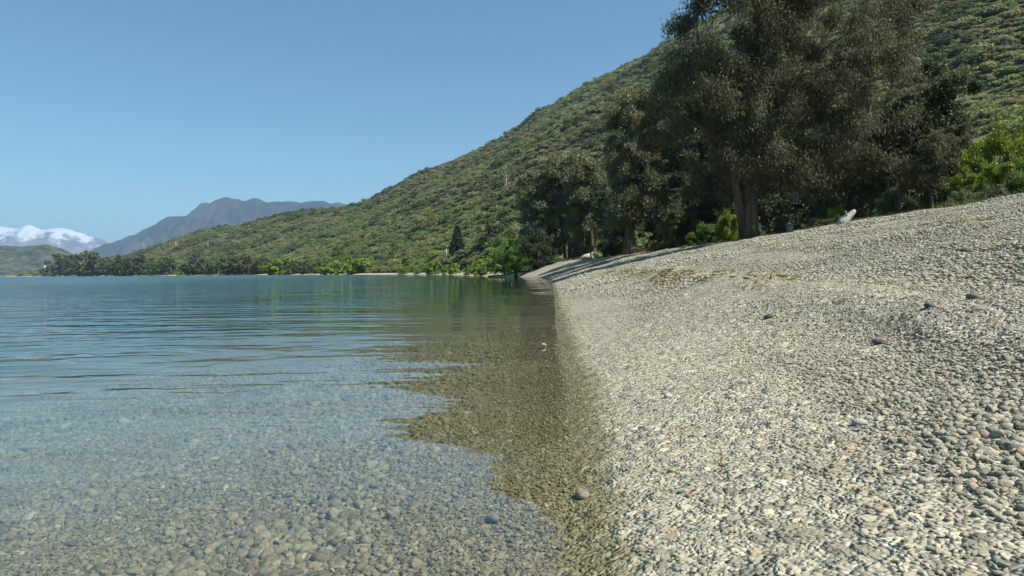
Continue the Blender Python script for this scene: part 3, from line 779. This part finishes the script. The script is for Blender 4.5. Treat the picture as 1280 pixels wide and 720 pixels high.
M['scrub_a'] = foliage('scrub_olive', (0.1365, 0.1494, 0.0705), (0.2733, 0.2839, 0.1321), (0.4621, 0.4407, 0.2202), .7, .15, 0.5, None, .22)
M['scrub_b'] = foliage('scrub_green', (0.1125, 0.1626, 0.0504), (0.2249, 0.2981, 0.0931), (0.3749, 0.4574, 0.1552), .7, .15, 0.5, None, .2)
M['scrub_c'] = foliage('scrub_dark', (0.0578, 0.0806, 0.032), (0.1252, 0.1522, 0.0599), (0.2408, 0.2596, 0.1038), .7, .15, 0.35, None, .2)
M['scrub_d'] = foliage('scrub_dry', (0.1573, 0.1363, 0.0712), (0.2753, 0.2359, 0.1259), (0.4195, 0.3671, 0.2052), .7, .15, 0.38, None, .2)
protos = [(bush_mesh(320, 7, .17), M['scrub_a']), (bush_mesh(320, 9, .17), M['scrub_a']), (bush_mesh(320, 6, .17, 1.0), M['scrub_b']), (bush_mesh(320, 8, .16), M['scrub_b']),
          (bush_mesh(340, 8, .16, 1.1), M['scrub_c']), (bush_mesh(340, 6, .17, 1.25), M['scrub_c']), (bush_mesh(240, 6, .18, .6), M['scrub_d'])]
bushes = proto_collection('scrub_bush', protos)
NB = 520000
th = np.radians(rng.uniform(-36, 42, NB))
r0 = np.interp(th, fth, fr) - 15; r1 = np.interp(th, rth, rr_) + 30
r0 = np.where(th > R(12), 62, r0)
r = np.sqrt(r0 ** 2 + (r1 ** 2 - r0 ** 2) * rng.random(NB))
X = r * np.sin(th); Y = r * np.cos(th)
area = .5 * (r1 ** 2 - r0 ** 2)                # thin out to an even density per ground area
keep = rng.random(NB) < area / area.max()
X, Y, th = X[keep], Y[keep], th[keep]
z, s, c = terrain(X, Y)
pxs = 640 + FPX * X / Y
ok = (s > c + 5) & (fbm(X, Y, 16, 2) > -.75)
ok &= ~((np.hypot(X, Y) < 78) & (pxs < 700))
X, Y, z = X[ok], Y[ok], z[ok]
n = len(X)
f1 = fbm(X + 500, Y, 45, 3) + rng.normal(0, .35, n) + .9 * np.exp(-np.maximum(np.hypot(X, Y) - np.interp(np.arctan2(X, Y), fth, fr), 0) / 70); f2 = fbm(X, Y + 900, 28, 3) + rng.normal(0, .3, n)
idx = np.where(f2 > .62, rng.integers(4, 6, n), np.where(f1 > .42, rng.integers(2, 4, n), np.where(f1 < -.75, 6, rng.integers(0, 2, n))))
size = np.exp(rng.normal(.52, .36, n)) * np.where(rng.random(n) < .03, 1.9, 1) * np.where((idx == 4) | (idx == 5), 1.3, 1) * np.where(idx == 6, .75, 1)
size = np.minimum(size, 7) * np.interp(np.hypot(X, Y), [60, 140], [.7, 1])
scatter('hillside_scrub', np.stack([X, Y, z - .1], 1), np.stack([np.zeros(n), np.zeros(n), rng.random(n) * 6.28], 1), np.stack([size * (.9 + .4 * rng.random(n)), size * (.9 + .4 * rng.random(n)), size * .8], 1), idx, bushes)


# ---- pebbles
def pebble_mesh(k):
    import bmesh
    bm = bmesh.new(); bmesh.ops.create_icosphere(bm, subdivisions=2, radius=.5)
    sx, sy, sz = 1, .62 + .3 * rng.random(), .34 + .3 * rng.random()
    ph = rng.random(6) * 6.28; nc = rng.standard_normal((5, 3)); nc /= np.linalg.norm(nc, axis=1)[:, None]
    cut = .30 + .12 * rng.random(5)
    for v in bm.verts:
        p = np.array(v.co)
        for q, c_ in zip(nc, cut):              # soft facets where the stone was broken
            dd = p @ q - c_
            if dd > 0: p = p - q * dd * .8
        p = p * (1 + .06 * math.sin(5 * p[0] + ph[0]) + .06 * math.sin(6 * p[1] + ph[1]))
        v.co = (p[0] * sx * 1.15, p[1] * sy * 1.15, p[2] * sz * 1.15)
    me = bpy.data.meshes.new('pebble'); bm.to_mesh(me); bm.free()
    me.polygons.foreach_set('use_smooth', np.ones(len(me.polygons), bool))
    return me
peb = proto_collection('pebble', [(pebble_mesh(k), M['pebble']) for k in range(12)])
def pebbles(name, r0, r1, dens, smin, smax, th0, th1, mask, tail=1.7):
    A = .5 * (r1 ** 2 - r0 ** 2) * R(th1 - th0); n = int(A * dens)
    th = np.radians(rng.uniform(th0, th1, n)); r = np.sqrt(r0 ** 2 + (r1 ** 2 - r0 ** 2) * rng.random(n))
    X = r * np.sin(th); Y = r * np.cos(th)
    z, s, c = terrain(X, Y)
    fine = fbm(s * 3.1, Y * .35, 2.2, 3)
    ok = mask(s, c) & ((fine > -.38) | (rng.random(len(s)) < .25) | (s < -.2)); X, Y, z, s = X[ok], Y[ok], z[ok], s[ok]
    # sizes follow patches and bands along the shore, as waves sort them
    band = fbm(s * 3.1, Y * .35, 2.2, 3)
    n = len(X)
    size = smin * (smax / smin) ** (rng.random(n) ** tail) * np.clip(1 + .55 * band, .42, 1.4)
    edge = np.interp(np.abs(s), [0, .5, 1.2], [.62, .8, 1])
    size = size * edge * np.where(s < -.3, np.where(rng.random(len(s)) < .10, 1.6, .95), 1)
    return np.stack([X, Y, z + size * .10], 1), size
PP, SS = [], []
for args in ((.3, 2.6, 6500, .008, .038, -46, 52), (2.6, 5.2, 5200, .009, .031, -42, 46), (5.2, 10, 2300, .012, .038, -38, 44), (10, 20, 780, .018, .050, 0, 43), (20, 42, 130, .036, .10, 2, 42), (42, 75, 26, .06, .14, 2, 26)):
    p, q = pebbles('p', *args, (lambda s, c: (s > 0) & (s < c + 1.0)) if args[0] >= 10 else (lambda s, c: (s > -7) & (s < c + 1.0)))
    PP.append(p); SS.append(q)
PP = np.vstack(PP); SS = np.concatenate(SS); n = len(PP)
print('pebbles', n)
tilt = rng.normal(0, .35, (n, 2))
scatter('gravel', PP, np.stack([tilt[:, 0], tilt[:, 1], rng.random(n) * 6.28], 1), np.stack([SS] * 3, 1) * (.85 + .3 * rng.random((n, 3))), rng.integers(0, 12, n), peb)

# ---- stones one can single out
def stone(name, px, py, size, colr, label, sq=.6, zoff=.0):
    d = ray(px, py); t = .5
    while t < 90:
        x, y, z = d.x * t, d.y * t, CAM_H + d.z * t
        if z < gz(x, y): break
        t *= 1.01
    me = pebble_mesh(0)
    key = 'st_%s' % '_'.join('%.2f' % v for v in colr)
    if key not in M: M[key] = stone_material(key, colr)
    o = link(name, me, M[key]); o.location = (x, y, gz(x, y) + size * .12 + zoff)
    o.scale = (size, size, size * (sq / .6)); o.rotation_euler = (rng.normal(0, .2), rng.normal(0, .2), rng.random() * 6.28)
    tag(o, label, 'stone', 'larger stones on the shore'); return o
stone('stone', 680, 436, 0.060, (.46, .44, .38), 'white stone breaking the surface at the shallow water edge', .8, .03)
stone('stone', 1100, 430, 0.066, (.09, .10, .09), 'dark stone with a shadow on the pale mid beach')
stone('stone', 1162, 384, 0.072, (.10, .11, .10), 'dark flat stone on the beach under the yellow wrack line')
stone('stone', 1216, 374, 0.072, (.17, .18, .14), 'greenish grey rounded stone near the right edge of the beach', .7)
stone('stone', 466, 584, 0.060, (.30, .28, .23), 'pale round stone lying under the shallow water')
stone('stone', 616, 652, 0.072, (.20, .19, .165), 'large pale grey stone under the water at the bottom of the photo')
stone('stone', 850, 618, 0.023, (.10, .13, .20), 'blue grey pebble touching the orange pebble on the beach')
stone('stone', 860, 622, 0.020, (.50, .17, .09), 'orange red pebble on the near beach')
stone('stone', 1098, 428, 0.060, (.30, .19, .13), 'reddish brown stone beside the dark one on the mid beach')
stone('stone', 840, 590, 0.030, (.52, .38, .16), 'ochre pebble behind the orange red one')
stone('stone', 728, 622, 0.060, (.30, .26, .19), 'cream stone in the shallows just off the waterline')
stone('stone', 268, 576, 0.054, (.45, .30, .14), 'amber stone under the clear water at left')
stone('stone', 1075, 532, 0.048, (.50, .49, .44), 'broad pale stone on the near beach')
stone('stone', 960, 398, 0.072, (.08, .09, .09), 'small dark stone on the low gravel ridge')
stone('stone', 835, 498, 0.048, (.52, .50, .44), 'pale flat pebble beside the near waterline')

# ---- wrack: dry weed washed up in lines on the beach
def wrack():
    V, Q, TN, nv = [], [], [], 0
    for (zt, n_, y0, y1) in ((.66, 200, 6, 40), (1.4, 36, 9, 20)):
        for _ in range(n_):
            Y = y0 + (y1 - y0) * random.random() ** .8
            if vnoise(np.array([Y * .9 + zt * 7]), np.array([zt * 5]))[0] < -.1: continue
            ss = np.linspace(.2, 13, 60); zz, s_, c_ = terrain(ss + shore_x(Y), np.full(60, Y))
            kx = int(np.argmax(zz > zt)); x0 = ss[kx] + shore_x(Y) + rng.normal(0, .12)
            m_ = 9; c = np.stack([x0 + rng.normal(0, .16, m_), Y + rng.normal(0, .22, m_), np.zeros(m_)], 1)
            c[:, 2] = terrain(c[:, 0], c[:, 1])[0] + .03 + .02 * rng.random(m_)
            ax = rng.standard_normal((m_, 3)) * [1, 1, .2]
            v, q = leaf_quads(c, ax, .13, .028); V.append(v); Q.append(q + nv); nv += len(v); TN.append(np.clip(rng.normal(.5, .25, m_), 0, 1))
    return mesh_from(np.vstack(V), np.vstack(Q), None, False, np.concatenate(TN))
M['wrack'] = foliage('dry_wrack', (.16, .145, .06), (.27, .24, .10), (.36, .32, .15), .8, .15, .15, None, .05)
tag(link('dry_weed', wrack(), M['wrack']), kind='stuff')

# ---- dry grass along the crest
def crest_grass():
    V, Q, TN, nv = [], [], [], 0
    for _ in range(2600):
        Y = 20 + 85 * random.random(); c_, zc = crest(np.array([Y])); 
        x0 = shore_x(Y) + float(c_[0]) * 1.02 + .3 + abs(rng.normal(0, 1.6))
        if vnoise(np.array([x0 * .4]), np.array([Y * .22]))[0] < -.15: continue
        m_ = 10; c = np.stack([x0 + rng.normal(0, .12, m_), Y + rng.normal(0, .12, m_), np.zeros(m_)], 1)
        L = .32
        c[:, 2] = gz(x0, Y) + L * .35
        ax = rng.standard_normal((m_, 3)) * .35 + [0, 0, 1]
        v, q = leaf_quads(c, ax, L, .022); V.append(v); Q.append(q + nv); nv += len(v); TN.append(np.clip(rng.normal(.45, .25, m_), 0, 1))
    return mesh_from(np.vstack(V), np.vstack(Q), None, False, np.concatenate(TN))
M['grass'] = foliage('beach_grass', (.06, .08, .025), (.15, .145, .05), (.30, .24, .09), .7, .2, .25, None, .05)
tag(link('grass', crest_grass(), M['grass']), kind='stuff')

def hit(px, py):
    d = ray(px, py); t = 3.0
    while t < 120:
        x, y, z = d.x * t, d.y * t, CAM_H + d.z * t
        if z < gz(x, y): break
        t += .1
    return x, y, gz(x, y)
# ---- bin, driftwood, house, poles
b = hit(987, 291.5)
root = empty('rubbish_bin', (b[0], b[1], b[2] - .05), R(12), .72 * b[1] / 46); tag(root, 'dark blue green rubbish bin standing at the beach top right of the huge gum', 'bin')
M['bin'] = plain('bin_plastic', (.016, .034, .042), .45, .4); M['bin_lid'] = plain('bin_lid_plastic', (.03, .055, .06), .4, .5); M['rubber'] = plain('rubber', (.02, .02, .02), .8)
m_ = MB(); m_.box(-.26, .26, -.24, .24, .06, .84, .18); m_.box(-.28, .28, -.26, .26, .845, .885); m_.build('body', M['bin'], root, False)
m_ = MB(); m_.box(-.29, .29, -.29, .27, .89, .93); m_.box(-.22, .22, -.20, .20, .932, .965, -.25); m_.build('lid', M['bin_lid'], root, False)
m_ = MB(); m_.tube([(-.2, .33, .86), (.2, .33, .86)], [.018, .018], 8); m_.box(-.2, -.17, .25, .33, .84, .88); m_.box(.17, .2, .25, .33, .84, .88); m_.build('handle', M['bin'], root)
for sx in (-.27, .27):
    m_ = MB(); m_.tube([(sx - .03, .22, .1), (sx + .03, .22, .1)], [.1, .1], 14); m_.build('wheel', M['rubber'], root)

def log(pts, rad, name_mb=None):
    m_ = MB(); m_.tube(pts, rad, 10, .10); return m_
b = hit(1057, 279)
root = empty('driftwood_log', b, 0, b[1] / 41); tag(root, 'bleached white driftwood log leaning up from the beach crest', 'driftwood')
log([(-.35, 0, -.2), (-.1, .05, .15), (.25, .1, .42), (.5, .1, .66), (.6, .1, .78)], [.27, .25, .19, .14, .09]).build('trunk', M['driftwood'], root)
m_ = MB(); m_.tube([(.12, .05, .34), (-.02, -.1, .62), (-.06, -.12, .74)], [.07, .05, .02], 8, .06); m_.build('branch_stub', M['driftwood'], root)
b = base_at(733, 91)
root = empty('driftwood_stump', (b[0], b[1], b[2])); tag(root, 'bleached driftwood stump with roots lying before the grey gums', 'driftwood')
log([(-.9, 0, .15), (-.2, .1, .4), (.5, 0, .5)], [.16, .26, .36]).build('trunk', M['driftwood'], root)
m_ = MB()
for a in np.linspace(0, 6.28, 9)[:-1]:
    q = np.array([.55, 0, .5]); t = q + [.25 + .3 * rng.random(), math.cos(a) * .7, math.sin(a) * .55]
    m_.tube([q, (q + t) / 2 + rng.normal(0, .06, 3), t], [.14, .09, .04], 7, .08)
m_.build('roots', M['driftwood'], root)
for px, Yd, L, lab in ((655, 99.5, 3.4, 'grey fallen branch under the dark rounded tree at the bay corner'), (622, 106, 3.0, 'dark fallen branch at the water edge left of the corner willow'), (700, 93, 2.6, 'thin fallen branch on the beach below the grey gums')):
    b = base_at(px, Yd); root = empty('fallen_branch', b); tag(root, lab, 'branch', 'fallen branches at the bay corner')
    m_ = MB(); m_.tube([(-L / 2, 0, .1), (0, .2, .25), (L / 2, .1, .35)], [.12, .1, .04], 7, .08); m_.build('stem', M['bark_gum'], root)
    m_ = MB()
    for k in range(4):
        x = -L / 4 + k * L / 5; m_.tube([(x, .15, .2), (x + .3, -.1, .45 + .2 * rng.random()), (x + .7, .1, .6 + .3 * rng.random())], [.06, .04, .015], 5)
    m_.build('twigs', M['bark_gum'], root)

M['white_wall'] = plain('white_wall', (.6, .59, .56)); M['roof'] = plain('pale_roof', (.62, .62, .62)); M['glass'] = plain('dark_glass', (.03, .04, .05), .1, .6)
hy = 1225
b = base_at(59, hy); hz = at(59, 333.4, hy)[2] - 3
root = empty('white_house', (b[0], b[1] + 0, max(b[2], hz)), R(25), .7); tag(root, 'small white house among dark trees on the distant left shore', 'house')
m_ = MB(); m_.box(-5.5, 5.5, -3.5, 3.5, -6, 3.4); m_.build('wall', M['white_wall'], root, False)
m_ = MB(); m_.add([(-6, -4.2, 3.4), (6, -4.2, 3.4), (6, 4.2, 3.4), (-6, 4.2, 3.4), (-6, 0, 6), (6, 0, 6), (-6, -4.2, 3.2), (6, -4.2, 3.2), (6, 4.2, 3.2), (-6, 4.2, 3.2)],
      [(0, 1, 5, 4), (2, 3, 4, 5), (6, 7, 1, 0), (8, 9, 3, 2), (9, 8, 7, 6)], [(0, 4, 3), (1, 2, 5), (6, 0, 3), (1, 7, 8)]); m_.build('roof', M['roof'], root, False)
for x in (-3, 2.4):
    m_ = MB(); m_.box(x - .9, x + .9, -3.6, -3.45, .9, 2.5); m_.build('window', M['glass'], root, False)

M['pole'] = bark('pole_timber', (.32, .30, .27), (.52, .50, .46), 3, .1); M['insulator'] = plain('insulator', (.5, .5, .5), .3)
for px, Yd, top, bot, lab in ((558, 240, 315, 332, 'thin pale utility pole beside the dark conifer'), (220, 690, 302.5, 312, 'pale utility pole standing alone on the lower left hill'), (260, 640, 303.5, 311, 'small utility pole right of the lone one on the hill'), (180, 790, 304.5, 313, 'tiny utility pole farthest left on the hill')):
    if px < 500:
        ys = np.linspace(shore_Y(px) + 10, 1200, 900); q_ = np.array([at(px, bot, y_) for y_ in ys]); Yd = float(ys[np.argmax(terrain(q_[:, 0], q_[:, 1])[0] > q_[:, 2] - .5)])
    b = base_at(px, Yd); ht = at(px, top, Yd)[2] - b[2]; ht = float(np.clip(ht, 6, 11)); th_ = .14 + Yd * .00018
    root = empty('utility_pole', b); tag(root, lab, 'pole', 'utility poles along the lake road')
    m_ = MB(); m_.tube([(0, 0, -.5), (0, 0, ht * .5), (0, 0, ht)], [th_ * 1.15, th_, th_ * .85], 8); m_.build('post', M['pole'], root)
    m_ = MB(); m_.box(-.9, .9, -.07, .07, ht - .75, ht - .58); m_.build('crossarm', M['pole'], root, False)
    for x in (-.8, -.3, .3, .8):
        m_ = MB(); m_.tube([(x, 0, ht - .575), (x, 0, ht - .36)], [.05, .03], 6); m_.build('insulator', M['insulator'], root)

# ------------------------------------------------------------------ haze
hb = MB(); hb.box(-14000, 9000, -2000, 16500, -14, 990)
m, nt = mat('haze_air'); T = NT(nt)
pv = T.n('ShaderNodeVolumePrincipled'); pv.inputs['Color'].default_value = (.44, .70, 1.0, 1); pv.inputs['Density'].default_value = 8.5e-5; pv.inputs['Anisotropy'].default_value = .1
T.out(None, pv.outputs[0])
haze = hb.build('haze', m, None, False); tag(haze, kind='stuff')

# ------------------------------------------------------------------ light
SUN_AZ, SUN_EL = R(114), R(53)           # clockwise from the view direction
world = bpy.data.worlds.new('World'); scn.world = world; world.use_nodes = True
wt = world.node_tree; wt.nodes.clear()
sky = wt.nodes.new('ShaderNodeTexSky'); sky.sky_type = 'NISHITA'; sky.sun_disc = False
sky.sun_elevation = SUN_EL; sky.sun_rotation = SUN_AZ; sky.air_density = 1.0; sky.dust_density = .5; sky.ozone_density = 1.6; sky.altitude = 300
bg = wt.nodes.new('ShaderNodeBackground'); bg.inputs[1].default_value = .057
wo = wt.nodes.new('ShaderNodeOutputWorld'); tint = wt.nodes.new('ShaderNodeMix'); tint.data_type = 'RGBA'; tint.blend_type = 'MULTIPLY'; tint.inputs[0].default_value = 1; tint.inputs[7].default_value = (.69, .96, .99, 1)
wt.links.new(sky.outputs[0], tint.inputs[6]); wt.links.new(tint.outputs[2], bg.inputs[0]); wt.links.new(bg.outputs[0], wo.inputs[0])
sd = bpy.data.lights.new('sun', 'SUN'); sd.energy = 4.0; sd.angle = R(.5); sd.color = (1, .95, .87)
so = bpy.data.objects.new('sun', sd); col.objects.link(so)
dirv = Vector((math.sin(SUN_AZ) * math.cos(SUN_EL), math.cos(SUN_AZ) * math.cos(SUN_EL), math.sin(SUN_EL)))
so.rotation_euler = dirv.to_track_quat('Z', 'Y').to_euler()

vs = scn.view_settings; vs.view_transform = 'Standard'; vs.look = 'None'; vs.exposure = 1.12; vs.gamma = 1; vs.use_curve_mapping = False
cy = scn.cycles
cy.max_bounces = 6; cy.diffuse_bounces = 2; cy.glossy_bounces = 2; cy.transmission_bounces = 2; cy.transparent_max_bounces = 12; cy.volume_bounces = 0
cy.use_denoising = True; cy.denoiser = 'OPENIMAGEDENOISE'; cy.denoising_input_passes = 'RGB_ALBEDO_NORMAL'
cy.caustics_reflective = False; cy.caustics_refractive = False; cy.sample_clamp_indirect = 6
cy.use_adaptive_sampling = True; cy.adaptive_threshold = .012
